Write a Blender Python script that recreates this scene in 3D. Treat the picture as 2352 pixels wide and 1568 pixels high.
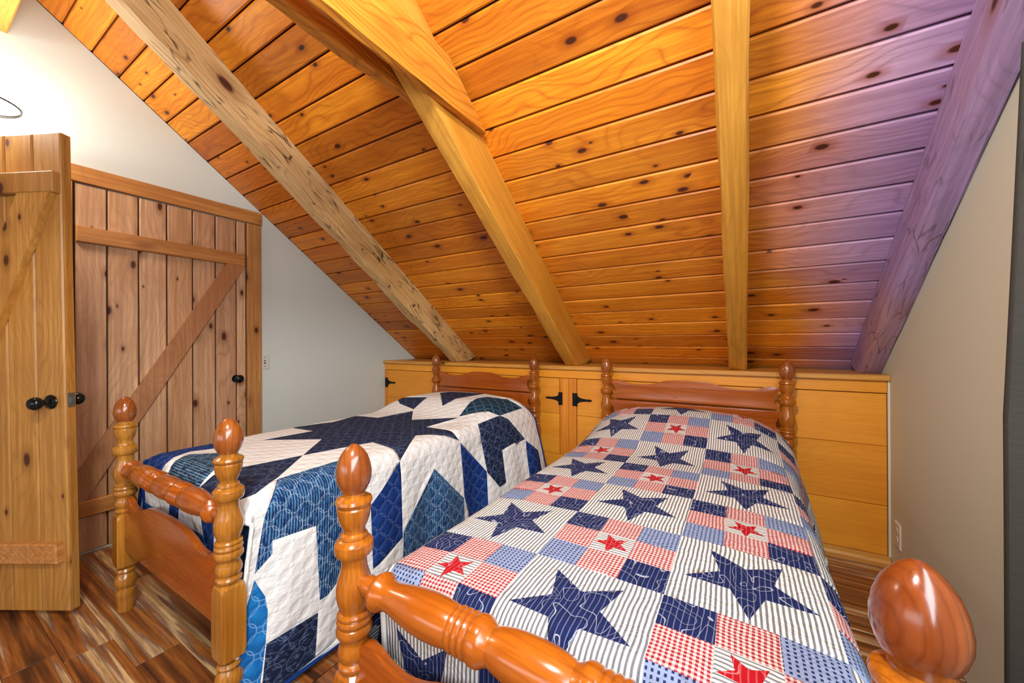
import bpy, bmesh, math, random
from mathutils import Vector, Matrix, noise
from mathutils.geometry import delaunay_2d_cdt
for o in list(bpy.data.objects): bpy.data.objects.remove(o)
SC = bpy.context.scene; COL = SC.collection
PI = math.pi
# ---------------------------------------------------------------- camera
F_PX = 877.15; YAW = -0.542; PITCH = 0.002; ROLL = -0.0048
CAM = Vector((3.010, -2.568, 1.1154))
TH = 0.63404; W = 3.632; SX = Vector((0, 0.2277, 1.0790))   # roof pitch, room width, ceiling seam 22
BW = 0.13
cam = bpy.data.cameras.new('camera'); co = bpy.data.objects.new('camera', cam); COL.objects.link(co)
cam.sensor_width = 36; cam.lens = F_PX * 36 / 2352; cam.clip_start = 0.02
fw = Vector((math.sin(YAW) * math.cos(PITCH), math.cos(YAW) * math.cos(PITCH), math.sin(PITCH)))
rt = Vector((math.cos(YAW), -math.sin(YAW), 0)); up = rt.cross(fw)
rt2 = rt * math.cos(ROLL) + up * math.sin(ROLL); up2 = -rt * math.sin(ROLL) + up * math.cos(ROLL)
m = Matrix((rt2, up2, -fw)).transposed().to_4x4(); m.translation = CAM; co.matrix_world = m
SC.camera = co
# ---------------------------------------------------------------- light and exposure
SC.view_settings.view_transform = 'Standard'; SC.view_settings.look = 'None'
SC.view_settings.exposure = 0.14; SC.view_settings.gamma = 1.0; SC.view_settings.use_curve_mapping = False
wd = bpy.data.worlds.new('world'); SC.world = wd; wd.use_nodes = True
wd.node_tree.nodes['Background'].inputs[0].default_value = (.75, .85, 1, 1)
wd.node_tree.nodes['Background'].inputs[1].default_value = 0.5
def area(name, loc, target, sx, sy, energy, color):
    l = bpy.data.lights.new(name, 'AREA'); l.shape = 'RECTANGLE'; l.size = sx; l.size_y = sy
    l.energy = energy; l.color = color
    o = bpy.data.objects.new(name, l); COL.objects.link(o); o.location = loc
    o.rotation_euler = (Vector(target) - Vector(loc)).to_track_quat('-Z', 'Y').to_euler()
    return o
area('daylight_rear_window', (1.7, -4.6, 1.35), (1.7, 0, .8), 2.4, 1.3, 26, (.95, .98, 1))
area('daylight_side_window', (3.60, -2.80, 1.45), (1.6, -2.5, .95), 1.7, 1.2, 78, (.84, .92, 1))
def disc(name, loc, target, size, energy, color):
    o = area(name, loc, target, size, size, energy, color); o.data.shape = 'DISK'; return o
disc('room_ceiling_lamp', (2.75, -2.80, 2.36), (2.3, -1.2, 1.3), .24, 40, (1, .97, .91))

# ---------------------------------------------------------------- helpers
def empty(name, loc=(0, 0, 0), rz=0.0, parent=None):
    o = bpy.data.objects.new(name, None); COL.objects.link(o); o.location = loc; o.rotation_euler = (0, 0, rz)
    o.empty_display_size = .1
    if parent: o.parent = parent
    return o
def tag(o, label=None, cat=None, group=None, kind=None):
    if label: o['label'] = label
    if cat: o['category'] = cat
    if group: o['group'] = group
    if kind: o['kind'] = kind
    return o
class MB:
    def __init__(s): s.v = []; s.f = []; s.sm = []
    def add(s, vs, fs, smooth=False):
        n = len(s.v); s.v += [tuple(p) for p in vs]
        for f in fs: s.f.append(tuple(i + n for i in f)); s.sm.append(smooth)
        return s
    def box(s, x0, x1, y0, y1, z0, z1):
        v = [(x, y, z) for x in (x0, x1) for y in (y0, y1) for z in (z0, z1)]
        return s.add(v, [(0, 1, 3, 2), (4, 6, 7, 5), (0, 4, 5, 1), (2, 3, 7, 6), (0, 2, 6, 4), (1, 5, 7, 3)])
    def cbox(s, x0, x1, y0, y1, z0, z1, c=.004, face='z0'):
        # box whose edges on one face are chamfered (face z0 or z1 / x1 / y0)
        ax = 'xyz'.index(face[0]); hi = face[1] == '1'
        lo = [x0, y0, z0]; h = [x1, y1, z1]
        a, b = [i for i in range(3) if i != ax]
        far = lo[ax] if hi else h[ax]; near = h[ax] if hi else lo[ax]; mid = near - c if hi else near + c
        vs = []
        for lev, d in ((far, 0), (mid, 0), (near, c)):
            for ca, cb in ((0, 0), (1, 0), (1, 1), (0, 1)):
                p = [0, 0, 0]; p[ax] = lev
                p[a] = h[a] - d if ca else lo[a] + d; p[b] = h[b] - d if cb else lo[b] + d
                vs.append(p)
        fs = [(0, 1, 2, 3), (8, 9, 10, 11)]
        for k in (0, 4):
            for i in range(4): fs.append((k + i, k + (i + 1) % 4, k + 4 + (i + 1) % 4, k + 4 + i))
        return s.add(vs, fs)
    def prism(s, pts, lo, hi, ax='y', smooth=False):
        # outline in the plane across axis ax, extruded lo..hi
        n = len(pts)
        def P3(p, d): return {'y': (p[0], d, p[1]), 'x': (d, p[0], p[1]), 'z': (p[0], p[1], d)}[ax]
        vs = [P3(p, lo) for p in pts] + [P3(p, hi) for p in pts]
        fs = [tuple(range(n)), tuple(range(2 * n - 1, n - 1, -1))] + [(i, (i + 1) % n, n + (i + 1) % n, n + i) for i in range(n)]
        return s.add(vs, fs, smooth)
    def lathe(s, prof, seg=32, M=None, caps=True):
        # prof: list of (height, radius) round local z
        vs = []; fs = []
        for z, r in prof:
            for k in range(seg):
                a = 2 * PI * k / seg; p = Vector((r * math.cos(a), r * math.sin(a), z))
                vs.append(M @ p if M else p)
        for i in range(len(prof) - 1):
            for k in range(seg):
                k2 = (k + 1) % seg; fs.append((i * seg + k, i * seg + k2, (i + 1) * seg + k2, (i + 1) * seg + k))
        if caps: fs.append(tuple(range(seg))); fs.append(tuple((len(prof) - 1) * seg + k for k in range(seg)))
        return s.add(vs, fs, True)
    def build(s, name, mat, parent=None, loc=(0, 0, 0), rot=(0, 0, 0), bevel=0, auto=40):
        me = bpy.data.meshes.new(name); me.from_pydata(s.v, [], s.f); me.update()
        bm = bmesh.new(); bm.from_mesh(me); bmesh.ops.recalc_face_normals(bm, faces=bm.faces)
        if bevel:
            es = [e for e in bm.edges if len(e.link_faces) == 2 and e.calc_face_angle(0) > .6]
            bmesh.ops.bevel(bm, geom=es, offset=bevel, segments=2, affect='EDGES', profile=.6)
        bm.to_mesh(me); bm.free()
        if any(s.sm) or bevel:
            me.polygons.foreach_set('use_smooth', [True] * len(me.polygons))
            me.set_sharp_from_angle(angle=math.radians(auto))
        if mat: me.materials.append(mat)
        o = bpy.data.objects.new(name, me); COL.objects.link(o)
        o.location = loc; o.rotation_euler = rot
        if parent: o.parent = parent
        return o
def dup(o, parent=None, **k):
    c = o.copy(); COL.objects.link(c)
    if parent: c.parent = parent
    for a, b in k.items(): setattr(c, a, b)
    return c
def copy_tree(o, parent=None):
    c = o.copy(); COL.objects.link(c); c.parent = parent
    for ch in [x for x in bpy.data.objects if x.parent == o]: copy_tree(ch, c)
    return c
def smooth_pts(pts, n=4):
    # Catmull-Rom through an open list of 2D points
    out = []
    for i in range(len(pts) - 1):
        p0 = pts[max(i - 1, 0)]; p1 = pts[i]; p2 = pts[i + 1]; p3 = pts[min(i + 2, len(pts) - 1)]
        for k in range(n):
            t = k / n
            out.append(tuple(.5 * ((2 * p1[j]) + (-p0[j] + p2[j]) * t + (2 * p0[j] - 5 * p1[j] + 4 * p2[j] - p3[j]) * t * t + (-p0[j] + 3 * p1[j] - 3 * p2[j] + p3[j]) * t ** 3) for j in (0, 1)))
    out.append(tuple(pts[-1])); return out

# ---------------------------------------------------------------- node materials
class N:
    def __init__(s, name):
        s.m = bpy.data.materials.new(name); s.m.use_nodes = True; s.t = s.m.node_tree
        s.b = s.t.nodes['Principled BSDF']
    def n(s, typ, ins=None, **k):
        x = s.t.nodes.new(typ)
        for a, b in k.items(): setattr(x, a, b)
        for i, v in (ins or {}).items():
            if isinstance(v, bpy.types.NodeSocket): s.t.links.new(v, x.inputs[i])
            else: x.inputs[i].default_value = v
        return x
    def math(s, op, a, b=0.0, c=0.0, clamp=False):
        return s.n('ShaderNodeMath', {0: a, 1: b, 2: c}, operation=op, use_clamp=clamp).outputs[0]
    def vec(s, op, a, b=(0, 0, 0)):
        return s.n('ShaderNodeVectorMath', {0: a, 1: b}, operation=op).outputs[0]
    def mix(s, f, a, b, mode='MIX'):
        x = s.n('ShaderNodeMix', data_type='RGBA', blend_type=mode)
        for i, v in ((0, f), (6, a), (7, b)):
            if isinstance(v, bpy.types.NodeSocket): s.t.links.new(v, x.inputs[i])
            elif i == 0: x.inputs[0].default_value = v
            else: x.inputs[i].default_value = tuple(v) + ((1,) if len(v) == 3 else ())
        return x.outputs[2]
    def ramp(s, f, stops, interp='LINEAR'):
        x = s.n('ShaderNodeValToRGB', {0: f}); r = x.color_ramp; r.interpolation = interp
        while len(r.elements) < len(stops): r.elements.new(.5)
        for e, (p, c) in zip(r.elements, stops):
            e.position = p; e.color = (c if isinstance(c, tuple) else (c, c, c)) + (1,)
        return x.outputs[0]
    def noise(s, v, scale, detail=4, rough=.55, dist=0.0):
        return s.n('ShaderNodeTexNoise', {'Vector': v, 'Scale': scale, 'Detail': detail, 'Roughness': rough, 'Distortion': dist}).outputs[0]
    def out(s, col, rough=.5, bump=None, bs=.2, bd=.01, spec=None, coat=0):
        for i, v in (('Base Color', col), ('Roughness', rough)):
            if isinstance(v, bpy.types.NodeSocket): s.t.links.new(v, s.b.inputs[i])
            else: s.b.inputs[i].default_value = v if not isinstance(v, tuple) else tuple(v) + (1,)
        if bump is not None:
            bp = s.n('ShaderNodeBump', {'Strength': bs, 'Distance': bd, 'Height': bump})
            s.t.links.new(bp.outputs[0], s.b.inputs['Normal'])
        if spec is not None: s.b.inputs['Specular IOR Level'].default_value = spec
        if coat: s.b.inputs['Coat Weight'].default_value = coat; s.b.inputs['Coat Roughness'].default_value = .17
        return s.m
def lin(r, g, b):
    f = lambda c: (c / 255 / 12.92) if c / 255 < .04045 else ((c / 255 + .055) / 1.055) ** 2.4
    return (f(r), f(g), f(b))
def wood(name, light, mid, dark, rough=.45, axis='x', knots=.5, ring=.5, streak=1.0, vary=.35, sc=1.0, coat=0.0, bs=.25, tint=None, knotcol=(.07, .018, .006), spec=.4, crack=0.0, blotch=.35, knot_scale=1.0, flat=False, rf=110.0, rw=40.0):
    t = N(name)
    co_ = t.n('ShaderNodeTexCoord').outputs['Object']
    if axis != 'x':
        sep = t.n('ShaderNodeSeparateXYZ', {0: co_})
        X, Y, Z = sep.outputs
        co_ = t.n('ShaderNodeCombineXYZ', {0: {'y': Y, 'z': Z, 'w': Z}[axis], 1: {'y': X, 'z': X, 'w': Y}[axis], 2: {'y': Z, 'z': Y, 'w': X}[axis]}).outputs[0]
    oi = t.n('ShaderNodeObjectInfo')
    rnd = oi.outputs['Random']
    off = t.n('ShaderNodeCombineXYZ', {0: t.math('MULTIPLY', rnd, 37.0), 1: t.math('MULTIPLY', rnd, 91.0), 2: t.math('MULTIPLY', rnd, 53.0)}).outputs[0]
    p = t.vec('ADD', co_, off)
    q = t.vec('MULTIPLY', p, (sc * .9, sc * 8, sc * 8))
    warp = t.noise(t.vec('MULTIPLY', p, (sc * 1.1, sc * 2.5, sc * 2.5)), 1.6, 2, .5)
    # growth rings drawn by warped parallel bands: cathedral grain
    sepp = t.n('ShaderNodeSeparateXYZ', {0: p})
    r = t.math('ADD', t.math('MULTIPLY', t.math('ADD', sepp.outputs[1], sepp.outputs[2]), rf * sc), t.math('MULTIPLY', warp, rw))
    rings = t.math('ABSOLUTE', t.math('SINE', r))
    st = t.noise(t.vec('MULTIPLY', p, (sc * 2.2, sc * 70, sc * 70)), 1.0, 5, .65)
    fine = t.noise(t.vec('MULTIPLY', p, (sc * 9, sc * 330, sc * 330)), 1.0, 3, .6)
    big = t.noise(q, .55, 3, .5)
    col = t.mix(t.ramp(big, [(.3, 0.0), (.7, 1.0)]), mid, light)
    dk = t.math('MULTIPLY', t.math('MULTIPLY', t.math('POWER', t.math('SUBTRACT', 1.0, rings), 2.2), t.ramp(t.noise(p, 1.7 * sc, 2), [(.35, .25), (.62, 1.0)])), ring * 1.5)
    col = t.mix(t.math('MULTIPLY', dk, .75, clamp=True), col, dark)
    col = t.mix(t.math('MULTIPLY', t.ramp(st, [(.42, 1.0), (.62, 0.0)]), .38 * streak), col, dark)
    bl = t.noise(p, 5.0 * sc, 3, .5)
    col = t.mix(t.math('MULTIPLY', t.ramp(bl, [(.45, 0.0), (.75, 1.0)]), blotch), col, t.mix(.5, mid, dark))
    if tint: col = tint(t, col, t.n('ShaderNodeNewGeometry').outputs['Position'])
    # knots
    kv = t.n('ShaderNodeTexVoronoi', {'Vector': t.vec('MULTIPLY', t.vec('ADD', p, t.n('ShaderNodeCombineXYZ', {0: t.math('MULTIPLY', warp, .05)}).outputs[0]), (4.5 * sc * knot_scale, 9 * sc * knot_scale, 9 * sc * knot_scale)), 'Scale': 1.0}, feature='F1', voronoi_dimensions='2D' if flat else '3D')
    sel = t.math('GREATER_THAN', t.n('ShaderNodeSeparateColor', {0: kv.outputs['Color']}).outputs[0], 1 - knots)
    sz = t.math('ADD', t.math('MULTIPLY', t.n('ShaderNodeSeparateColor', {0: kv.outputs['Color']}).outputs[1], .13), .035)
    kd = t.math('DIVIDE', kv.outputs['Distance'], sz)
    km = t.math('MULTIPLY', t.ramp(kd, [(.6, 1.0), (1.0, 0.0)]), sel)
    halo = t.math('MULTIPLY', t.math('MULTIPLY', t.ramp(t.math('MULTIPLY', kd, .4), [(.4, 1.0), (1.0, 0.0)]), sel), .5)
    col = t.mix(halo, col, dark)
    col = t.mix(km, col, knotcol)
    if crack:
        cv = t.n('ShaderNodeTexVoronoi', {'Vector': t.vec('MULTIPLY', t.vec('ADD', p, t.n('ShaderNodeCombineXYZ', {1: t.math('MULTIPLY', warp, .08), 2: t.math('MULTIPLY', warp, .08)}).outputs[0]), (5, 30, 30)), 'Scale': 1.0}, feature='DISTANCE_TO_EDGE')
        cm = t.math('MULTIPLY', t.ramp(cv.outputs['Distance'], [(.012, 1.0), (.05, 0.0)]), t.ramp(t.noise(p, 7.0, 2), [(.48, 0.0), (.56, crack)]))
        col = t.mix(cm, col, (.05, .022, .008))
    v = t.math('ADD', t.math('MULTIPLY', t.math('FRACT', t.math('MULTIPLY', rnd, 7.31)), vary), 1 - vary / 2)
    col = t.mix(1.0, col, t.n('ShaderNodeCombineColor', {0: v, 1: t.math('POWER', v, 1.25), 2: v}).outputs[0], 'MULTIPLY')
    h = t.math('ADD', t.math('MULTIPLY', st, .6), t.math('MULTIPLY', fine, .25))
    h = t.math('SUBTRACT', h, t.math('MULTIPLY', km, .3))
    if crack: h = t.math('SUBTRACT', h, t.math('MULTIPLY', cm, 1.0))
    rg = t.math('ADD', t.math('MULTIPLY', st, .25), rough - .12)
    return t.out(col, rg, h, bs, .004, spec, coat)
def plain(name, col, rough=.5, metal=0, bump=0, bscale=60, emit=None):
    t = N(name)
    co_ = t.n('ShaderNodeTexCoord').outputs['Object']
    nz = t.noise(co_, bscale, 4)
    c = t.mix(t.math('MULTIPLY', nz, .16), col, tuple(x * .6 for x in col))
    t.out(c, rough, nz, bump, .003)
    t.b.inputs['Metallic'].default_value = metal
    if emit: t.b.inputs['Emission Color'].default_value = emit[0] + (1,); t.b.inputs['Emission Strength'].default_value = emit[1]
    return t.m
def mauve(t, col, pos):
    # violet light cast painted into the end bay timber, growing towards the end wall
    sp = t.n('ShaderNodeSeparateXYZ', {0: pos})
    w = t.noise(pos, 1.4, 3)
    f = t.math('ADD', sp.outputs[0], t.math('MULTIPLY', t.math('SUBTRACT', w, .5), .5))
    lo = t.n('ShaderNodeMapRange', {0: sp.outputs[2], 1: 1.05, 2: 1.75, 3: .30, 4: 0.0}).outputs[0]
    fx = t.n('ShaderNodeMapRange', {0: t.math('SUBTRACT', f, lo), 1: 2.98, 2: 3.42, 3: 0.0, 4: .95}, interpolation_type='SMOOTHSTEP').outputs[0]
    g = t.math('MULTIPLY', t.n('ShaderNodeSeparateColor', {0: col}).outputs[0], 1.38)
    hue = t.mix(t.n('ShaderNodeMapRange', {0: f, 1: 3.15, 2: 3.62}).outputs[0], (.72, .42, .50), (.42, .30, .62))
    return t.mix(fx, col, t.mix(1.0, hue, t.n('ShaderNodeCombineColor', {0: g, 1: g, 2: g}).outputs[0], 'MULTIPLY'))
M = {}
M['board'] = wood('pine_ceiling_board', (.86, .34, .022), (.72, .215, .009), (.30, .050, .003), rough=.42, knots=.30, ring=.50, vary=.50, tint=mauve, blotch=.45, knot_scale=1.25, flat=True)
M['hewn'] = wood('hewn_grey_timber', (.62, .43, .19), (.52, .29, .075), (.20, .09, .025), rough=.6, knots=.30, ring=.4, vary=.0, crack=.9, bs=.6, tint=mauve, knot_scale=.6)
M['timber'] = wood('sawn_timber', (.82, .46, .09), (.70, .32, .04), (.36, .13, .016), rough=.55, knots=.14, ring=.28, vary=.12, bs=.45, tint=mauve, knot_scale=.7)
M['tie'] = wood('oiled_tie_timber', (.72, .31, .045), (.60, .22, .025), (.25, .08, .012), rough=.5, knots=.2, ring=.6, vary=.05, bs=.5, knot_scale=.7)
M['door'] = wood('door_plank_pine', (.70, .45, .27), (.57, .31, .14), (.22, .085, .03), rough=.42, axis='w', knots=.42, ring=.35, vary=.36, blotch=.5, spec=.5, flat=True)
M['doornear'] = wood('open_door_plank_pine', (.60, .33, .085), (.47, .21, .035), (.19, .065, .012), rough=.42, axis='z', knots=.40, ring=.35, vary=.30, blotch=.5, spec=.5, flat=True)
M['casing'] = wood('door_casing_pine', (.64, .32, .10), (.52, .22, .05), (.2, .06, .015), rough=.4, axis='y', knots=.15, ring=.3, vary=.25)
M['casingv'] = wood('door_casing_pine_upright', (.62, .34, .12), (.50, .23, .06), (.2, .065, .02), rough=.4, axis='z', knots=.6, ring=.3, vary=.2)
M['cab'] = wood('cabinet_pine', (.86, .38, .035), (.76, .29, .018), (.42, .11, .008), rough=.34, knots=.05, ring=.10, vary=.14, streak=.4, blotch=.3, spec=.5)
M['cabv'] = wood('cabinet_pine_upright', (.84, .36, .035), (.74, .27, .018), (.40, .10, .008), rough=.34, axis='z', knots=.04, ring=.25, vary=.12, spec=.5)
M['top'] = wood('countertop_pine', (.74, .40, .085), (.66, .31, .05), (.34, .12, .018), rough=.35, knots=.08, ring=.4, vary=.05, spec=.5)
M['bed'] = wood('varnished_bed_pine', (.54, .185, .013), (.36, .080, .004), (.09, .013, .002), rough=.22, axis='z', knots=.05, ring=.42, vary=.10, coat=.7, bs=.08, streak=1.0, blotch=.55, sc=.75, rf=260., rw=34.)
M['bedl'] = wood('yellow_lit_bed_pine', (.64, .32, .045), (.42, .15, .012), (.12, .025, .003), rough=.22, axis='z', knots=.05, ring=.42, vary=.10, coat=.7, bs=.08, streak=1.0, blotch=.55, sc=.75, rf=260., rw=34.)  # same bed pine for the left foot posts, yellow light painted into the colour
M['bedf'] = wood('finial_pine', (.46, .15, .022), (.25, .055, .010), (.08, .012, .003), rough=.2, axis='z', knots=.05, ring=.5, vary=.10, coat=.8, bs=.08, streak=1.0, blotch=.5, sc=.75, rf=230., rw=34.)  # darker than the posts: a dark reflection put into the finial colour
M['bedx'] = wood('varnished_bed_board', (.44, .110, .008), (.31, .058, .004), (.09, .012, .002), rough=.24, axis='x', knots=.30, ring=.30, vary=.10, coat=.5, bs=.10, streak=.6, sc=.9, knot_scale=1.6)
M['bedy'] = wood('varnished_bed_rail', (.42, .12, .012), (.32, .07, .006), (.12, .02, .003), rough=.28, axis='y', knots=.1, ring=.3, coat=.4)
def floor_mat():
    t = N('plank_floor')
    co_ = t.n('ShaderNodeTexCoord').outputs['Object']; rnd = t.n('ShaderNodeObjectInfo').outputs['Random']
    off = t.n('ShaderNodeCombineXYZ', {0: t.math('MULTIPLY', rnd, 37.0), 1: t.math('MULTIPLY', rnd, 91.0)}).outputs[0]
    p = t.vec('ADD', co_, off)
    a = t.noise(t.vec('MULTIPLY', p, (.7, 17, 1)), 1.5, 3, .5, .25)
    b = t.noise(t.vec('MULTIPLY', p, (3, 90, 1)), 1.0, 5, .65)
    c = t.noise(t.vec('MULTIPLY', p, (1.5, 6, 1)), 3.0, 4, .6)
    base = t.ramp(t.math('ADD', t.math('MULTIPLY', a, .9), t.math('MULTIPLY', t.math('SUBTRACT', rnd, .5), .16)), [(.30, (.06, .020, .008)), (.40, (.26, .080, .016)), (.49, (.46, .165, .030)), (.53, (.30, .18, .13)), (.57, (.78, .53, .25)), (.72, (.62, .30, .07))])
    col = t.mix(t.math('MULTIPLY', t.ramp(b, [(.40, 1.0), (.62, 0.0)]), .6), base, (.05, .018, .008))
    col = t.mix(t.math('MULTIPLY', t.ramp(c, [(.5, 0.0), (.8, 1.0)]), .5), col, (.16, .05, .012))
    return t.out(col, t.math('ADD', t.math('MULTIPLY', b, .25), .22), b, .2, .002, .5)
M['floor'] = floor_mat()
def plaster(name, col):
    t = N(name); co_ = t.n('ShaderNodeTexCoord').outputs['Object']
    a = t.noise(co_, 1.3, 3); b = t.noise(co_, 140, 3); d = t.noise(co_, 18, 3)
    c = t.mix(t.math('MULTIPLY', a, .22), col, (col[0] * .80, col[1] * .82, col[2] * .78))
    return t.out(c, .75, t.math('ADD', b, t.math('MULTIPLY', d, 1.5)), .10, .003, .3)
M['wall'] = plaster('painted_plaster', (.63, .70, .665))
M['wallr'] = plaster('painted_plaster_end_wall', (.66, .68, .555))
M['black'] = plain('black_iron', (.010, .010, .012), .35, .6, .15, 90)
M['knob'] = plain('black_knob_lacquer', (.006, .010, .013), .12, .3, .02, 30)
M['brass'] = plain('latch_steel', (.25, .30, .30), .3, .9)
M['plate'] = plain('almond_switch_plate', (.66, .66, .60), .4)
M['platew'] = plain('white_outlet_plate', (.74, .72, .64), .4)
M['slot'] = plain('dark_slot', (.04, .035, .03), .5)
M['shadow'] = plain('dark_backing', (.035, .014, .006), .8)
M['bead'] = plain('white_caulk_bead', (.80, .74, .60), .6)
M['metalw'] = plain('lamp_rim_metal', (.10, .09, .08), .3, .8)
M['shade'] = plain('lit_glass_shade', (.9, .88, .82), .4, emit=((1, .92, .80), 40.0))
M['mattress'] = plain('blue_mattress_ticking', (.05, .10, .26), .8, 0, .3, 40)
def curtain_mat():
    t = N('slate_curtain'); co_ = t.n('ShaderNodeTexCoord').outputs['Object']
    a = t.noise(t.vec('MULTIPLY', co_, (3, 3, 60)), 1.5, 4, .6); b = t.noise(co_, 2.0, 2)
    c = t.mix(b, (.085, .105, .095), (.13, .14, .145)); c = t.mix(t.math('MULTIPLY', a, .5), c, (.05, .06, .065))
    return t.out(c, .85, a, .4, .003, .2)
M['curtain'] = curtain_mat()

# quilt cloths; UV = metres along the cloth
def cloth(name, build, quilt='curl', line=None, rough=.9, bs=.6):
    t = N(name); uv = t.n('ShaderNodeTexCoord').outputs['UV']; s = t.n('ShaderNodeSeparateXYZ', {0: uv}); u, v = s.outputs[0], s.outputs[1]
    col, hgt = build(t, u, v, uv)
    if quilt == 'rings':      # interlocking stitched rings
        ds = []
        for ox, oy in ((0, 0), (.5, .5)):
            p = t.vec('SUBTRACT', t.vec('FRACTION', t.vec('ADD', t.vec('MULTIPLY', uv, (13., 13., 0)), (ox, oy, 0))), (.5, .5, 0))
            l = t.n('ShaderNodeVectorMath', {0: p}, operation='LENGTH').outputs['Value']
            ds.append(t.math('ABSOLUTE', t.math('SUBTRACT', l, .40)))
        d = t.math('MINIMUM', ds[0], ds[1])
        lm = t.ramp(d, [(.008, 1.0), (.024, 0.0)]); puff = t.ramp(d, [(0.0, 0.0), (.2, 1.0)])
    else:                     # wandering stitched line
        n1 = t.noise(uv, 15.0, 0, .5, .8)
        d = t.math('ABSOLUTE', t.math('SUBTRACT', t.math('FRACT', t.math('MULTIPLY', n1, 6.0)), .5))
        lm = t.ramp(d, [(.018, 1.0), (.045, 0.0)]); puff = t.ramp(d, [(0.0, 0.0), (.35, 1.0)])
    puck = t.noise(t.vec('MULTIPLY', uv, (160, 60, 1)), 1.0, 3, .6)
    h = t.math('ADD', t.math('MULTIPLY', puff, .8), t.math('MULTIPLY', puck, .5))
    if hgt is not None: h = t.math('ADD', h, hgt)
    if line: col = t.mix(t.math('MULTIPLY', lm, line[1]), col, line[0])
    t.out(col, rough, h, bs, .005, .15)
    return t.m
def tri(t, x, per): return t.math('FRACT', t.math('DIVIDE', x, per))
def ticking(fg, bg, per=.0115, w=.40, ax=0):
    def f(t, u, v, uv):
        x = u if ax == 0 else v
        wob = t.math('MULTIPLY', t.noise(uv, 9.0, 2), .010)
        fr = tri(t, t.math('ADD', x, wob), per)
        mm = t.math('LESS_THAN', fr, w)
        core = t.math('MULTIPLY', t.math('LESS_THAN', t.math('ABSOLUTE', t.math('SUBTRACT', fr, w / 2)), w * .22), .45)
        col = t.mix(mm, bg, fg)
        col = t.mix(core, col, tuple(c * .45 for c in fg))
        return col, t.math('MULTIPLY', t.math('SINE', t.math('MULTIPLY', fr, 6.283)), .35)
    return f
def ribbed(dark, lite, per=.0095, ax=1, con=.47):
    def f(t, u, v, uv):
        x = v if ax == 1 else u
        sc_ = (22, 70, 1) if ax == 1 else (70, 22, 1)
        n_ = t.noise(t.vec('MULTIPLY', uv, sc_), 1.0, 3, .6); w_ = t.noise(t.vec('MULTIPLY', uv, tuple(c * 3 for c in sc_)), 1.0, 3, .6)
        fr = tri(t, t.math('ADD', x, t.math('MULTIPLY', n_, .006)), per)
        m_ = t.math('MULTIPLY', t.math('LESS_THAN', fr, .55), t.ramp(t.math('MULTIPLY', t.math('ADD', n_, w_), .5), [(con - .04, 0.0), (con + .05, 1.0)]))
        return t.mix(m_, dark, lite), t.math('MULTIPLY', t.math('SINE', t.math('MULTIPLY', fr, 6.283)), .4)
    return f
def gingham(c, bg, per=.0088):
    def f(t, u, v, uv):
        wob = t.math('MULTIPLY', t.noise(uv, 11.0, 2), .010)
        a = t.math('LESS_THAN', tri(t, t.math('ADD', u, wob), per), .5); b = t.math('LESS_THAN', tri(t, t.math('ADD', v, wob), per), .5)
        col = t.mix(t.math('ADD', t.math('MULTIPLY', t.math('MAXIMUM', a, b), .58), t.math('MULTIPLY', t.math('MULTIPLY', a, b), .42)), bg, c)
        return col, None
    return f
def dots(c, bg, per=.0098):
    def f(t, u, v, uv):
        a = t.math('LESS_THAN', tri(t, u, per), .42); b = t.math('LESS_THAN', tri(t, v, per), .55)
        return t.mix(t.math('MULTIPLY', a, b), bg, c), None
    return f
def solid(c, c2=None, sx=25, sy=25, con=.5):
    def f(t, u, v, uv):
        n_ = t.noise(t.vec('MULTIPLY', uv, (sx, sy, 1)), 1.0, 4, .6)
        return t.mix(t.ramp(n_, [(con - .05, 0.0), (con + .12, 1.0)]), c, c2 or tuple(x * .8 for x in c)), None
    return f
CREAM = (.80, .80, .75)
Q = {}
Q['tick'] = cloth('cloth_grey_ticking', ticking((.22, .23, .26), CREAM, .0094, .46), bs=.45)
Q['tickx'] = cloth('cloth_grey_ticking_cross', ticking((.22, .23, .26), CREAM, .0094, .42, 1), bs=.45)
Q['red'] = cloth('cloth_red_gingham', gingham((.30, .012, .024), (.78, .64, .60)), bs=.4)
Q['dot'] = cloth('cloth_chambray_dots', dots((.015, .03, .11), (.25, .32, .50)), bs=.4)
Q['navy'] = cloth('cloth_navy_pinstripe', ticking((.15, .19, .33), (.010, .018, .085), .0105, .17), line=((.50, .55, .66), .7), bs=.5)
Q['star'] = cloth('cloth_red_star', ticking((.55, .10, .10), (.40, .006, .014), .0105, .2), line=((.7, .45, .45), .4), bs=.4)
Q['white'] = cloth('cloth_white_quilted', solid((.80, .84, .84), (.76, .79, .78), 40, 40), 'rings', bs=.75)
Q['slate'] = cloth('cloth_slate_leaf_print', solid((.012, .020, .055), (.070, .085, .15), 90, 35, .55), 'rings', ((.10, .13, .22), .6), bs=.7)
Q['leaf'] = cloth('cloth_navy_leaf_print', solid((.008, .016, .050), (.12, .17, .27), 130, 45, .57), 'rings', ((.12, .18, .32), .5), bs=.7)
Q['rib'] = cloth('cloth_navy_ribbed', ribbed((.008, .035, .14), (.10, .27, .48)), 'rings', ((.42, .56, .76), .5), bs=.7)
Q['ribx'] = cloth('cloth_navy_woven', ribbed((.006, .025, .07), (.13, .26, .38), .010, 1), 'rings', ((.30, .42, .56), .4), bs=.7)
Q['royal'] = cloth('cloth_royal_blue', solid((.006, .030, .17), (.010, .045, .22), 20, 20), 'rings', ((.14, .24, .50), .45), bs=.7)
Q['teal'] = cloth('cloth_deep_teal', solid((.006, .035, .075), (.010, .050, .10), 20, 20), 'rings', ((.22, .34, .42), .65), bs=.7)
Q['bright'] = cloth('cloth_bright_blue', solid((.008, .13, .42), (.012, .19, .52), 18, 18), 'rings', ((.25, .48, .78), .6), bs=.7)
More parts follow.
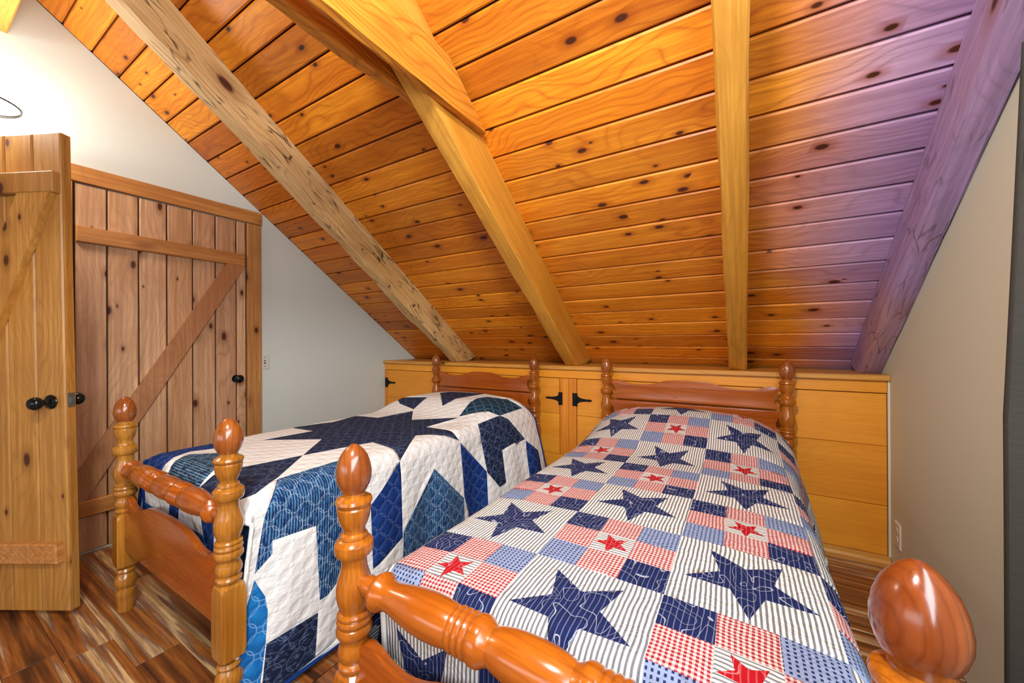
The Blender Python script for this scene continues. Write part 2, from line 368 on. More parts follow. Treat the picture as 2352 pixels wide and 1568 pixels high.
#==STRUCTURE==
n_in = Vector((0, -math.sin(TH), -math.cos(TH)))          # ceiling normal into the room
e_up = Vector((0, -math.cos(TH), math.sin(TH)))           # up the slope
def ceil_pt(x, s, h=0): return Vector((x, SX.y, SX.z)) + e_up * s + n_in * h
RIDGE_S = (SX.y + 2.35) / math.cos(TH)
def ceil_z(y): return SX.z + (SX.y - y) * math.tan(TH)
# local frame on the slope: x across, y up the slope, z into the room
slopeM = Matrix((Vector((1, 0, 0)), e_up, Vector((1, 0, 0)).cross(e_up))).transposed().to_4x4(); slopeM.translation = SX
# z axis of slopeM = x cross e_up points out of the room (upwards)?
SGN = 1 if (Vector((1, 0, 0)).cross(e_up)).dot(n_in) > 0 else -1

# floor: planks running along x
fl = tag(empty('floor'), 'multi-toned brown and blond plank floor', kind='structure')
b0 = MB().cbox(0, 1.22, 0, .1232, -.012, 0, .001, 'z1').build('plank', M['floor'], fl)
rnd = random.Random(5)
row = 0; y = .0
first = True
while y > -2.9:
    x = -rnd.random() * 1.2
    while x < W:
        x0 = max(0, x); x1 = min(W, x + 1.22)
        if x1 - x0 > .03:
            if first: o = b0; first = False
            else: o = dup(b0, fl)
            o.location = (x0, y - .124, 0); o.scale = ((x1 - x0 - .001) / 1.22, 1, 1)
        x += 1.224
    y -= .124
MB().box(0, W, -5.0, y - .001, -.012, 0).build('floor_behind', M['floor'], fl)['kind'] = 'stuff'
MB().box(-.1, W + .1, -5.1, .5, -.06, -.0125).build('subfloor', M['shadow'], fl)

# ceiling boards, one per row and bay
ce = tag(empty('ceiling'), 'sloping knotty pine board ceiling', kind='structure')
bays = [(0, .79), (.79, 1.935), (1.935, 2.985), (2.985, W)]
protos = []
nb = 0
for (xa, xb) in bays:
    L = xb - xa
    pr = MB().cbox(0, L, .0032, BW - .0032, (0 if SGN < 0 else -.018), (.018 if SGN < 0 else 0), .006, 'z0' if SGN < 0 else 'z1').build('board', M['board'], ce)
    protos.append(pr)
    k = -2; f0 = True
    while k * BW < RIDGE_S:
        o = pr if f0 else dup(pr, ce)
        f0 = False
        mt = slopeM.copy(); mt.translation = ceil_pt(xa, k * BW, rnd.uniform(-.0012, .0012)); o.matrix_world = mt
        k += 1
bk = MB().box(-.1, W + .1, -.35, RIDGE_S + .05, (.019 if SGN < 0 else -.04), (.04 if SGN < 0 else -.019)).build('roof_deck', M['shadow'], ce)
bk.matrix_world = slopeM
# the other slope of the roof, behind the camera
yr = -2.35; zr = ceil_z(yr)
o = MB().add([(-.1, yr, zr), (W + .1, yr, zr), (W + .1, -5.05, zr - 2.7 * math.tan(TH)), (-.1, -5.05, zr - 2.7 * math.tan(TH)),
              (-.1, yr, zr + .05), (W + .1, yr, zr + .05), (W + .1, -5.05, zr + .05 - 2.7 * math.tan(TH)), (-.1, -5.05, zr + .05 - 2.7 * math.tan(TH))],
             [(0, 1, 2, 3), (4, 7, 6, 5), (0, 4, 5, 1), (1, 5, 6, 2), (2, 6, 7, 3), (3, 7, 4, 0)]).build('ceiling', M['board'])
tag(o, 'rear pine ceiling slope behind the viewer', kind='structure')

def gable(name, x0, x1, mat, hole=None):
    y0 = .42; zt0 = ceil_z(y0) + .0
    out = [(y0, 0), (y0, zt0), (yr, zr), (-5.0, zr - 2.65 * math.tan(TH)), (-5.0, 0)]
    mb = MB()
    if hole:
        ya, yb, zh = hole
        zA = lambda yy: ceil_z(yy) if yy > yr else zr - (yr - yy) * math.tan(TH)
        mb.prism([(y0, 0), (y0, zt0), (yr, zr), (yb, zA(yb)), (yb, 0)], x0, x1, 'x')
        mb.prism([(yb, zh), (yb, zA(yb)), (ya, zA(ya)), (ya, zh)], x0, x1, 'x')
        mb.prism([(ya, 0), (ya, zA(ya)), (-5.0, zA(-5.0)), (-5.0, 0)], x0, x1, 'x')
    else: mb.prism(out, x0, x1, 'x')
    return tag(mb.build(name, mat), None, kind='structure')
gable('wall_left', -.12, 0, M['wall'], (-3.30, -2.53, 1.98))
gable('wall_right', W, W + .12, M['wallr'])
tag(MB().box(-.12, W + .12, -5.1, -5.0, 0, 1.2).build('wall_front', M['wall']), kind='structure')
tag(MB().box(-.12, W + .12, .42, .52, 0, 1.0).build('wall_back', M['wall']), kind='structure')
tag(MB().box(-1.3, -1.25, -3.6, -2.2, 0, 2.3).box(-1.3, -.12, -3.65, -3.6, 0, 2.3).box(-1.3, -.12, -2.2, -2.15, 0, 2.3).box(-1.3, -.12, -3.65, -2.15, 2.3, 2.35).box(-1.3, -.0, -3.65, -2.15, -.05, -.001).build('wall_hall', M['wall']), kind='structure')

# closed plank door in the left gable wall
dr = tag(empty('door_1', (0, -1.63, 0)), 'closed knotty plank door with Z brace in the left gable wall', kind='structure')
def rel(o, e):
    o.location = Vector(o.location) - e.location; return o
ys = [-2.036, -1.9145, -1.786, -1.659, -1.532, -1.409, -1.287, -1.227]
for i in range(7):
    g = .003
    o = MB().cbox(0, .014, ys[i] + g, ys[i + 1] - g, .012, 1.966, .004, 'x1').build('plank', M['door'], dr); rel(o, dr)
rel(MB().box(.0005, .006, -2.04, -1.225, .012, 1.968).build('backing', M['shadow'], dr), dr)
rel(MB().cbox(.0145, .040, -2.034, -1.243, 1.655, 1.738, .004, 'x1').build('batten', M['casing'], dr), dr)
rel(MB().cbox(.0145, .040, -2.034, -1.243, .205, .288, .004, 'x1').build('batten', M['casing'], dr), dr)
M['brace'] = wood('door_brace_pine', (.55, .30, .14), (.45, .20, .08), (.20, .07, .025), rough=.4, axis='z', knots=.05, ring=.25, vary=.1)
rel(MB().prism([(-1.243, 1.655), (-1.352, 1.655), (-2.034, .44), (-2.034, .288), (-2.004, .288)], .0145, .038, 'x').build('brace', M['brace'], dr), dr)
kn = rel(MB().lathe([(0, .024), (.004, .026), (.006, .012), (.028, .010), (.034, .018), (.044, .026), (.056, .0275), (.066, .022), (.071, .010), (.0715, .001)], 24, Matrix.Rotation(PI / 2, 4, 'Y')).build('knob', M['knob'], dr, (.0145, -1.293, .874)), dr)
tag(kn, 'round black door knob')
tr = tag(empty('trim_1', (0, -1.63, 0)), 'pine door casing around the closed door', kind='structure')
rel(MB().cbox(0, .030, -2.14, -1.128, 1.971, 2.058, .003, 'x1').build('casing_board', M['casing'], tr), tr)
rel(MB().cbox(0, .024, -1.222, -1.130, 0, 1.968, .003, 'x1').build('casing_board', M['casingv'], tr), tr)
rel(MB().cbox(0, .024, -2.135, -2.043, 0, 1.968, .003, 'x1').build('casing_board', M['casingv'], tr), tr)
# casing of the doorway in front
tr = tag(empty('trim_2', (0, -2.9, 0)), 'pine casing of the open doorway', kind='structure')
rel(MB().cbox(0, .022, -3.39, -2.46, 1.985, 2.07, .003, 'x1').build('casing_board', M['casing'], tr), tr)
rel(MB().cbox(0, .022, -2.525, -2.45, 0, 1.98, .003, 'x1').build('casing_board', M['casingv'], tr), tr)
rel(MB().cbox(0, .022, -3.39, -3.305, 0, 1.98, .003, 'x1').build('casing_board', M['casingv'], tr), tr)

# open plank door swung into the room
d2 = tag(empty('door_2', (.004, -2.517, .012)), 'open plank door at the left edge with black knobs', kind='structure')
d2.rotation_euler = (0, -.0195, math.atan2(.475, .88))
# local: x from hinge to free edge, y- towards the viewer, z up
DW = .742
for i in range(6):
    xa = DW - (i + 1) * .1237; xb = xa + .1237
    MB().cbox(max(xa, 0) + .0025, xb - .0025, 0, .016, 0, 1.958, .0045, 'y0').build('plank', M['doornear'], d2)
MB().box(.0, DW - .001, .0125, .036, 0, 1.957).build('core', M['doornear'], d2)
MB().cbox(.01, DW - .004, -.028, -.0005, 1.705, 1.79, .004, 'y0').build('batten', M['doornear'], d2)
bt = MB().cbox(.01, DW - .022, -.026, -.0005, .205, .285, .004, 'y0').build('batten', M['casing'], d2)
MB().prism([(DW - .02, 1.705), (DW - .16, 1.705), (.02, .40), (.02, .285), (.10, .285)], -.026, -.0005, 'y').build('brace', M['doornear'], d2)
kp = [(0, .027), (.004, .029), (.010, .024), (.014, .012), (.030, .011), (.036, .017), (.044, .0245), (.055, .0265), (.066, .021), (.071, .010), (.0715, .001)]
tag(MB().lathe(kp, 24, Matrix.Rotation(PI / 2, 4, 'X')).build('knob', M['knob'], d2, (.682, -.0005, .856)), 'black knob on the near face')
tag(MB().lathe(kp, 24, Matrix.Rotation(-PI / 2, 4, 'X')).build('knob', M['knob'], d2, (.682, .0365, .856)), 'black knob on the far face')
tag(MB().box(DW - .001, DW + .0025, .008, .030, .832, .890).box(DW + .002, DW + .011, .013, .024, .848, .872).build('latch_plate', M['brass'], d2), 'metal latch plate on the door edge')

# built-in cabinet
cb = tag(empty('built_in_cabinet', (W / 2, .2, 0)), 'built-in honey pine knee-wall cabinet behind both headboards', 'cabinet')
def C(mb, name, mat, par=cb):
    o = mb.build(name, mat, par); o.location = -cb.location; return o
C(MB().box(.002, W - .002, .012, .40, .0, .915), 'body', M['shadow'])
C(MB().cbox(.004, W - .010, 0, .012, .855, .916, .002, 'y0'), 'top_rail', M['cab'])
C(MB().cbox(.004, .042, 0, .012, .297, .852, .0015, 'y0'), 'stile', M['cabv'])
C(MB().cbox(1.870, 1.9975, 0, .012, .297, .852, .0015, 'y0'), 'stile', M['cabv'])
C(MB().cbox(1.893, 1.938, -.009, -.0005, .05, .850, .002, 'y0'), 'batten', M['cabv'])
cuts = [(.0455, .955), (.958, 1.8665), (2.001, 2.86)]
for i, (a, b) in enumerate(cuts):
    d = empty('cabinet_door', ((a + b) / 2 - cb.location.x, -.2, 0), parent=cb)
    ox = (a + b) / 2; hw = (b - a) / 2 - .001
    MB().cbox(-hw, hw, 0, .012, .5935, .851, .0018, 'y0').build('door_board', M['cab'], d)
    MB().cbox(-hw, hw, 0, .012, .298, .5915, .0018, 'y0').build('door_board', M['cab'], d)
    left = (i != 1)       # hinge side
    hx = (-hw if left else hw); sg = 1 if left else -1
    hm = MB()
    zc = .704 if i else .731
    hm.prism([(hx - sg * .034, zc - .046), (hx - sg * .034, zc + .046), (hx - sg * .002, zc + .046), (hx - sg * .002, zc - .046)], -.004, -.0003, 'y')
    st = [(0, .040), (.008, .040), (.020, .026), (.040, .018), (.080, .011), (.086, .017), (.092, .009), (.100, .013), (.112, 0)]
    up_ = [(hx + sg * (p[0] + .001), zc + p[1] * .6) for p in st]; dn_ = [(hx + sg * (p[0] + .001), zc - p[1] * .6) for p in st[:-1]]
    hm.prism(up_ + dn_[::-1], -.004, -.0003, 'y')
    hm.lathe([(-.046, .005), (.046, .005)], 10, Matrix.Translation((hx, -.005, zc)))
    for sx_, sz_ in ((-.026, .036), (-.026, 0), (-.026, -.036), (.030, 0), (.062, 0), (.094, 0)):
        hm.lathe([(0, .0032), (.0015, .0024), (.002, .0005)], 8, Matrix.Translation((hx + sg * sx_, -.004, zc + sz_)) @ Matrix.Rotation(PI / 2, 4, 'X'))
    h_ = hm.build('hinge', M['black'], d); tag(h_, 'black strap hinge')
C(MB().cbox(2.863, W - .012, 0, .012, .5935, .851, .0018, 'y0'), 'face_board', M['cab'])
C(MB().cbox(2.863, W - .012, 0, .012, .298, .5915, .0018, 'y0'), 'face_board', M['cab'])
C(MB().cbox(.004, W - .012, 0, .012, .052, .2955, .0018, 'y0'), 'face_board', M['cab'])
bb = tag(MB().prism([(-.016, 0), (-.016, .018), (-.008, .030), (-.006, .046), (.0, .050), (.0115, .050), (.0115, 0)], .02, W - .002, 'x').build('baseboard_back', M['top']), 'narrow pine skirting under the cabinet front', kind='structure')
ct = MB().cbox(.001, W - .001, -.022, .385, .9165, .944, .003, 'y0').build('countertop', M['top'])
tag(ct, 'long pine countertop running the full width under the rafters', 'countertop')
tag(MB().box(W - .0085, W - .0005, -.005, .011, .0505, .9155).build('trim_3', M['bead']), 'thin cream bead where the cabinet meets the end wall', kind='structure')

# rafters
def beam(name, x0, x1, s0, s1, d0, d1, mat, seed, amp=.004, wav=.0, seg=70):
    # rough timber under the ceiling; built in world space
    mb = MB(); vs = []; fs = []
    K = [(x0, d0), ((x0 + x1) / 2, d0), (x1, d0), (x1, (d0 + d1) / 2), (x1, d1), ((x0 + x1) / 2, d1), (x0, d1), (x0, (d0 + d1) / 2)]
    K = [(x0, d0), (x1, d0), (x1, d0 * .5 + d1 * .5), (x1, d1 - .006), (x1 - .006, d1), (x0 * .5 + x1 * .5, d1), (x0 + .008, d1), (x0, d1 - .008), (x0, d0 * .5 + d1 * .5)]
    n = len(K)
    for i in range(seg + 1):
        s = s0 + (s1 - s0) * i / seg
        for j, (x, d) in enumerate(K):
            w = 0 if d == d0 else 1
            q_ = noise.noise_vector(Vector((s * 3.1 + seed * 7, j * 1.7, seed)))
            r_ = noise.noise_vector(Vector((s * 14 + seed * 3, j * 2.3, seed + 5)))
            dx = (q_.x * amp * 1.6 + r_.x * amp * .5) * w; dd = (q_.y * amp * 1.6 + r_.y * amp * .5) * w
            if wav and j in (6, 7, 5): dx += wav * noise.noise(Vector((s * 2.2, seed, 0))) * (1 if j != 5 else .3); dd -= abs(wav * .8 * noise.noise(Vector((s * 3.2, seed, 4)))) * (1 if j in (6, 7) else .2)
            smin = (.9460 - SX.z + (d + dd) * math.cos(TH)) / math.sin(TH)
            vs.append(ceil_pt(x + dx, max(s, smin + .0001 * i), d + dd))
    for i in range(seg):
        for j in range(n): fs.append((i * n + j, i * n + (j + 1) % n, (i + 1) * n + (j + 1) % n, (i + 1) * n + j))
    fs.append(tuple(range(n))); fs.append(tuple(seg * n + j for j in range(n)))
    o_inv = slopeM.inverted()
    mb.add([o_inv @ v for v in vs], fs, True)
    o = mb.build(name, mat, auto=35); o.matrix_world = slopeM
    return o
def swapmat(m): return m
for key in ('hewn', 'timber'):
    pass
M['hewny'] = wood('hewn_grey_timber_rafter', (.76, .58, .33), (.66, .42, .15), (.26, .12, .035), rough=.6, axis='y', knots=.32, ring=.4, vary=.0, crack=.9, bs=.6, knot_scale=.6)
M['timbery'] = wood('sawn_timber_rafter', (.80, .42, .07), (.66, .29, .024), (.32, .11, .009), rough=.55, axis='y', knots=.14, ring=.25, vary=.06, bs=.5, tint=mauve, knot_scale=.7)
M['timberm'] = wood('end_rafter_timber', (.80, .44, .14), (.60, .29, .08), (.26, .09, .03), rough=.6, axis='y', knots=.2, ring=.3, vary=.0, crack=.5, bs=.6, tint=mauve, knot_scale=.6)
tag(beam('rafter', .742, .842, -.16, RIDGE_S - .1, .0005, .186, M['hewny'], 1, .006, .022, 90), 'greyed hand-hewn rafter with large dark knots, nearest the left gable wall', 'rafter', 'roof rafters')
tag(beam('rafter', 1.888, 1.984, -.16, RIDGE_S - .1, .0005, .215, M['timbery'], 2, .004, .006), 'pale sawn rafter clasped by the two tie beams', 'rafter', 'roof rafters')
tag(beam('rafter', 2.940, 3.034, -.16, RIDGE_S - .1, .0005, .190, M['timbery'], 3, .003, .0), 'straight rafter above the striped star bed, without a tie beam', 'rafter', 'roof rafters')
tag(beam('rafter', 3.550, W - .002, -.16, RIDGE_S - .1, .0005, .172, M['timberm'], 4, .004, .008), 'rafter with a painted violet light cast lying against the right end wall', 'rafter', 'roof rafters')
def tie(x0, x1, z0, z1, ytip_gap, seed, mat, amp):
    # horizontal tie beam along y with its end cut to the roof pitch
    seg = 90; vs = []; fs = []
    K = [(x0, z1), (x0, (z0 + z1) / 2), (x0, z0 + .008), ((x0 + x1) / 2, z0), (x1, z0 + .004), (x1, (z0 + z1) / 2), (x1, z1)]
    n = len(K); yend = -4.05
    for i in range(seg + 1):
        for j, (x, z) in enumerate(K):
            ys_ = SX.y - (z - SX.z) / math.tan(TH) - ytip_gap
            t_ = i / seg; yy = ys_ + (yend - ys_) * t_
            a = amp * min(1, t_ * 12) * (1 if j in (2, 3, 4) else .35)
            q_ = noise.noise_vector(Vector((yy * 3.2 + seed * 3, j * .35, seed))); r_ = noise.noise_vector(Vector((yy * 11, j * .6, seed + 3)))
            vs.append((x + (q_.x * .5 + r_.x * .2) * a * (0 if j in (0, 1) else 1), yy, z + (q_.z + r_.z * .4) * a))
    for i in range(seg):
        for j in range(n): fs.append((i * n + j, i * n + (j + 1) % n, (i + 1) * n + (j + 1) % n, (i + 1) * n + j))
    fs.append(tuple(range(n))); fs.append(tuple(seg * n + j for j in range(n)))
    mb = MB(); cy = -2.4
    mb.add([(v[0], v[1] - cy, v[2]) for v in vs], fs, True)
    return mb.build('tie_beam', mat, loc=(0, cy, 0), auto=35)
M['tiey'] = wood('oiled_tie_timber', (.80, .34, .04), (.66, .23, .018), (.24, .065, .006), rough=.5, axis='y', knots=.25, ring=.7, vary=.03, bs=.5, knot_scale=.7)
tag(tie(1.986, 2.026, 2.056, 2.248, .045, 1, M['tiey'], .012), 'orange wavy-edged tie beam on the right flank of the second rafter', 'tie beam', 'tie beams')
tag(tie(1.838, 1.887, 2.092, 2.27, .15, 2, M['tiey'], .018), 'shadowed live-edge tie beam on the left flank of the second rafter', 'tie beam', 'tie beams')
rb = MB()
seg = 40
rb.cbox(.001, W - .001, -2.46, -2.246, 2.602, 2.86, .006, 'z0')
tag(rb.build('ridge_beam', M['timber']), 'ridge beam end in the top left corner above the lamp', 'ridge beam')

# switch and outlet
sw = tag(empty('light_switch', (0, -1.100, .98)), 'almond switch plate beside the closed door', 'light switch')
MB().cbox(0, .006, -.031, .031, -.055, .055, .003, 'x1').build('plate', M['plate'], sw)
for z in (.032, -.032): MB().lathe([(0, .0035), (.001, .0030), (.0014, .0005)], 8, Matrix.Translation((.006, 0, z)) @ Matrix.Rotation(PI / 2, 4, 'Y')).build('screw', M['slot'], sw)
MB().box(.0062, .0075, -.006, .006, -.013, .013).build('toggle_slot', M['slot'], sw)
MB().box(.0078, .015, -.0035, .0035, -.004, .008).build('toggle', M['plate'], sw)
ou = tag(empty('wall_outlet', (W, -.110, .205)), 'white outlet plate low on the right end wall by the cabinet', 'outlet')
MB().cbox(-.006, 0, -.036, .036, -.058, .058, .003, 'x0').build('plate', M['platew'], ou)
for z in (.022, -.022):
    s_ = MB().lathe([(0, .015), (.002, .0145)], 16, Matrix.Translation((-.0062, 0, z)) @ Matrix.Rotation(-PI / 2, 4, 'Y')).build('socket', M['platew'], ou)
    MB().box(-.0088, -.0084, -.006, -.0045, z - .004, z + .004).box(-.0088, -.0084, .0045, .006, z - .004, z + .004).build('slot', M['slot'], s_)

# curtain at the right edge
mb = MB(); vs = []; fs = []; NU = 60; NV = 30
for i in range(NU + 1):
    for j in range(NV + 1):
        z = .02 + (1.80) * j / NV; tz = j / NV
        ye = -1.070 - .095 * max(0, tz - .5) / .5
        y = ye - .80 * i / NU
        vs.append((W - .045 + .018 * math.sin(i * .9 + .4 * math.sin(z * 2)) * min(1, .3 + i / 10), y, z))
for i in range(NU):
    for j in range(NV): fs.append((i * (NV + 1) + j, (i + 1) * (NV + 1) + j, (i + 1) * (NV + 1) + j + 1, i * (NV + 1) + j + 1))
mb.add(vs, fs, True); cu = mb.build('curtain', M['curtain'])
md = cu.modifiers.new('thick', 'SOLIDIFY'); md.thickness = .004
tag(cu, 'dark slate curtain at the right edge against the end wall', 'curtain')

# lamp at the left edge
lp = tag(empty('wall_lamp', (.30, -2.375, 2.125)), 'glowing white glass lamp shade above the open door', 'lamp')
prof = [(0, .001), (0, .06), (.004, .118), (.012, .132), (.020, .130), (.050, .105), (.085, .065), (.10, .03), (.104, .001)]
MB().lathe(prof, 36).build('lamp_shade', M['shade'], lp)
MB().lathe([(-.002, .1305), (-.004, .1350), (.003, .1370), (.006, .133)], 36, None, False).build('rim', M['metalw'], lp)
MB().lathe([(.104, .018), (.130, .018), (.132, .008)], 16).box(-.297, 0, -.008, .008, .118, .132).build('arm', M['metalw'], lp)
MB().lathe([(0, .045), (.004, .05), (.012, .03)], 24, Matrix.Translation((-.2995, 0, .125)) @ Matrix.Rotation(PI / 2, 4, 'Y')).build('wall_plate', M['metalw'], lp)
#==BEDS==
def sm(a,b,x):
    t=max(0.,min(1.,(x-a)/(b-a))); return t*t*(3-2*t)
class Drape:
    # cloth laid over a bed: u = arc length across from the centre line, v = arc length from the foot crest towards the head
    def __init__(s,xc,zt,y0,y1,wf,wh,hp,rxh,rzh,flf,flh,kskew=.12,fold=.012,ph=0.,crown=0.012,pa=.72,pb=.38):
        s.__dict__.update(locals()); s.R=.075; s.cache={}
    def prof(s,y):
        k=round(y,2)
        if k in s.cache: return s.cache[k]
        t=sm(s.y1-.75,s.y1-.25,k)
        a=s.wf+(s.wh-s.wf)*t; rx=.07+(s.rxh-.07)*t; rz=.07+(s.rzh-.07)*t
        f=a-rx; top=s.zt+s.hp*sm(s.y1-s.pa,s.y1-s.pb,k)-.05*sm(s.y1-.12,s.y1,k)
        pts=[(0.,top+s.crown,0.)]
        N=6
        for i in range(1,N+1):
            x=f*i/N; pts.append((x,top+s.crown*(1-(x/f)**2)))
        pts=[(p[0],p[1]) for p in pts]
        for i in range(1,13):
            g=math.pi/2*i/12; pts.append((f+rx*math.sin(g),top-rz*(1-math.cos(g))))
        L=[0.]
        for p,q in zip(pts,pts[1:]): L.append(L[-1]+math.hypot(q[0]-p[0],q[1]-p[1]))
        fl=s.flf+(s.flh-s.flf)*t
        s.cache[k]=(pts,L,fl); return s.cache[k]
    def lat(s,y,u):
        y0=math.floor(y*100)/100.; w=(y-y0)*100
        a=s._lat(y0,u); b=s._lat(y0+.01,u)
        return [a[i]*(1-w)+b[i]*w for i in range(3)]
    def _lat(s,y,u):
        pts,L,fl=s.prof(y); au=abs(u)
        if au>=L[-1]:
            d=au-L[-1]; n=math.hypot(1,fl)
            x=pts[-1][0]+d*fl/n*math.exp(-d*.8); z=pts[-1][1]-d/n
            dr=d
        else:
            i=0
            while L[i+1]<au: i+=1
            w=(au-L[i])/(L[i+1]-L[i]); x=pts[i][0]*(1-w)+pts[i+1][0]*w; z=pts[i][1]*(1-w)+pts[i+1][1]*w; dr=0
        return (math.copysign(x,u),z,dr)
    def __call__(s,u,v):
        sd=1 if u>0 else -1
        R=s.R; q=R*math.pi/2
        if v>=q: y=s.y0+R+(v-q); fz=0; fy=0
        elif v>=0: g=(q-v)/R; y=s.y0+R-R*math.sin(g); fz=R*(1-math.cos(g))
        else: y=s.y0; fz=R-v
        lim=s.wf-.03
        if abs(u)>lim and v<q:          # side flap: no foot rounding once over the edge
            k=sm(lim,lim+.09,abs(u)); ys=s.y0+R+(v-q); ys=max(ys,s.y0+.02)
            y=y*(1-k)+ys*k
        yy=max(s.y0,min(s.y1,y))
        x,z,dr=s.lat(yy,u)
        if fz>0:
            top=s.lat(yy,0.)[1]-s.crown; ld=max(0.,top-z); z=top-(ld**4+fz**4)**.25 if ld>0 else z-fz
        if v<0 and abs(u)<=lim+.02:
            y+=.010*math.sin(u*17+s.ph)*min(1,-v/.2)+.006*math.sin(u*41)*min(1,-v/.2)
        if dr>0:
            am=s.fold*min(1,dr/.25)
            x+=sd*am*(math.sin((y)*2*math.pi/.37+s.ph)+.5*math.sin(y*2*math.pi/.19+1.3*s.ph)+.6)
            y-=s.kskew*dr*(1-sm(s.y0,s.y0+1.2,y))
        return (s.xc+x,y,z)
B1=dict(xc=1.245,zt=.640,y0=-1.99,y1=-.13,wf=.465,wh=.52,hp=.085,rxh=.26,rzh=.17,flf=.06,flh=.30,ph=.4)
B2=dict(xc=2.73,zt=.598,y0=-1.99,y1=-.13,wf=.465,wh=.50,hp=.135,rxh=.30,rzh=.21,flf=.06,flh=.25,ph=2.1,pa=.74,pb=.16)
FIN = [(.895, .001), (.8935, .006), (.889, .013), (.880, .0215), (.868, .029), (.852, .0345), (.836, .0372), (.822, .0368), (.808, .033), (.797, .0275), (.790, .0235)]
POST = [(.790, .0235), (.784, .0235), (.781, .030), (.777, .0365), (.771, .0385), (.765, .0365), (.762, .0335), (.758, .0355), (.753, .0352), (.735, .0325), (.722, .028), (.714, .0235), (.708, .0225), (.704, .0225), (.700, .0275), (.695, .0285), (.692, .0275), (.689, .034), (.682, .0395), (.672, .0405), (.662, .0395), (.656, .0355), (.652, .0275), (.640, .0262), (.625, .0275), (.605, .0335), (.588, .0372), (.570, .0375), (.555, .0345), (.543, .0300), (.536, .0285), (.535, .032), (.531, .0355), (.527, .0355), (.5235, .032), (.520, .0355), (.515, .0370), (.510, .0355), (.5075, .031), (.504, .0355), (.497, .0378), (.490, .0375), (.484, .0345), (.478, .0290), (.472, .0285), (.463, .0315), (.452, .0345), (.443, .0335), (.435, .029), (.431, .0265), (.428, .031), (.423, .0335), (.417, .0325), (.413, .0280)]
FOOT = [(.178, .026), (.172, .029), (.168, .031), (.163, .029), (.158, .024), (.150, .0285), (.136, .0355), (.120, .0365), (.105, .032), (.096, .0255), (.091, .0255), (.088, .031), (.080, .0335), (.070, .0335), (.060, .030), (.040, .0275), (.004, .0255), (0, .024)]
def post(parent, x, y, dz, name, bm_=None):
    mb = MB()
    mb.lathe([(z + dz, r) for z, r in POST], 36)
    a = .0335; t0 = .412 + dz; b0 = .180; c = .008
    # square block: shoulders run up to the turning in a lamb's tongue
    rings_ = []
    for z, s, e in ((t0, .021, .010), (t0 - .012, a * .93, .007), (t0 - .030, a, .003), (b0 + .030, a, .003), (b0 + .012, a * .95, .007), (b0, .020, .010)):
        rings_.append([(s, -s + e, z), (s, s - e, z), (s - e, s, z), (-s + e, s, z), (-s, s - e, z), (-s, -s + e, z), (-s + e, -s, z), (s - e, -s, z)])
    vs = [p for r_ in rings_ for p in r_]; fs = []
    for i in range(len(rings_) - 1):
        for k in range(8): fs.append((i * 8 + k, i * 8 + (k + 1) % 8, (i + 1) * 8 + (k + 1) % 8, (i + 1) * 8 + k))
    fs += [tuple(range(8)), tuple(40 + k for k in range(8))]
    mb.add(vs, fs)
    mb.lathe(FOOT, 36)
    o = mb.build(name, bm_ or M['bed'], parent, (x, y, 0), auto=28)
    f = MB().lathe([(z + dz, r) for z, r in FIN], 40).build('finial', M['bedf'], o, auto=60)
    return o
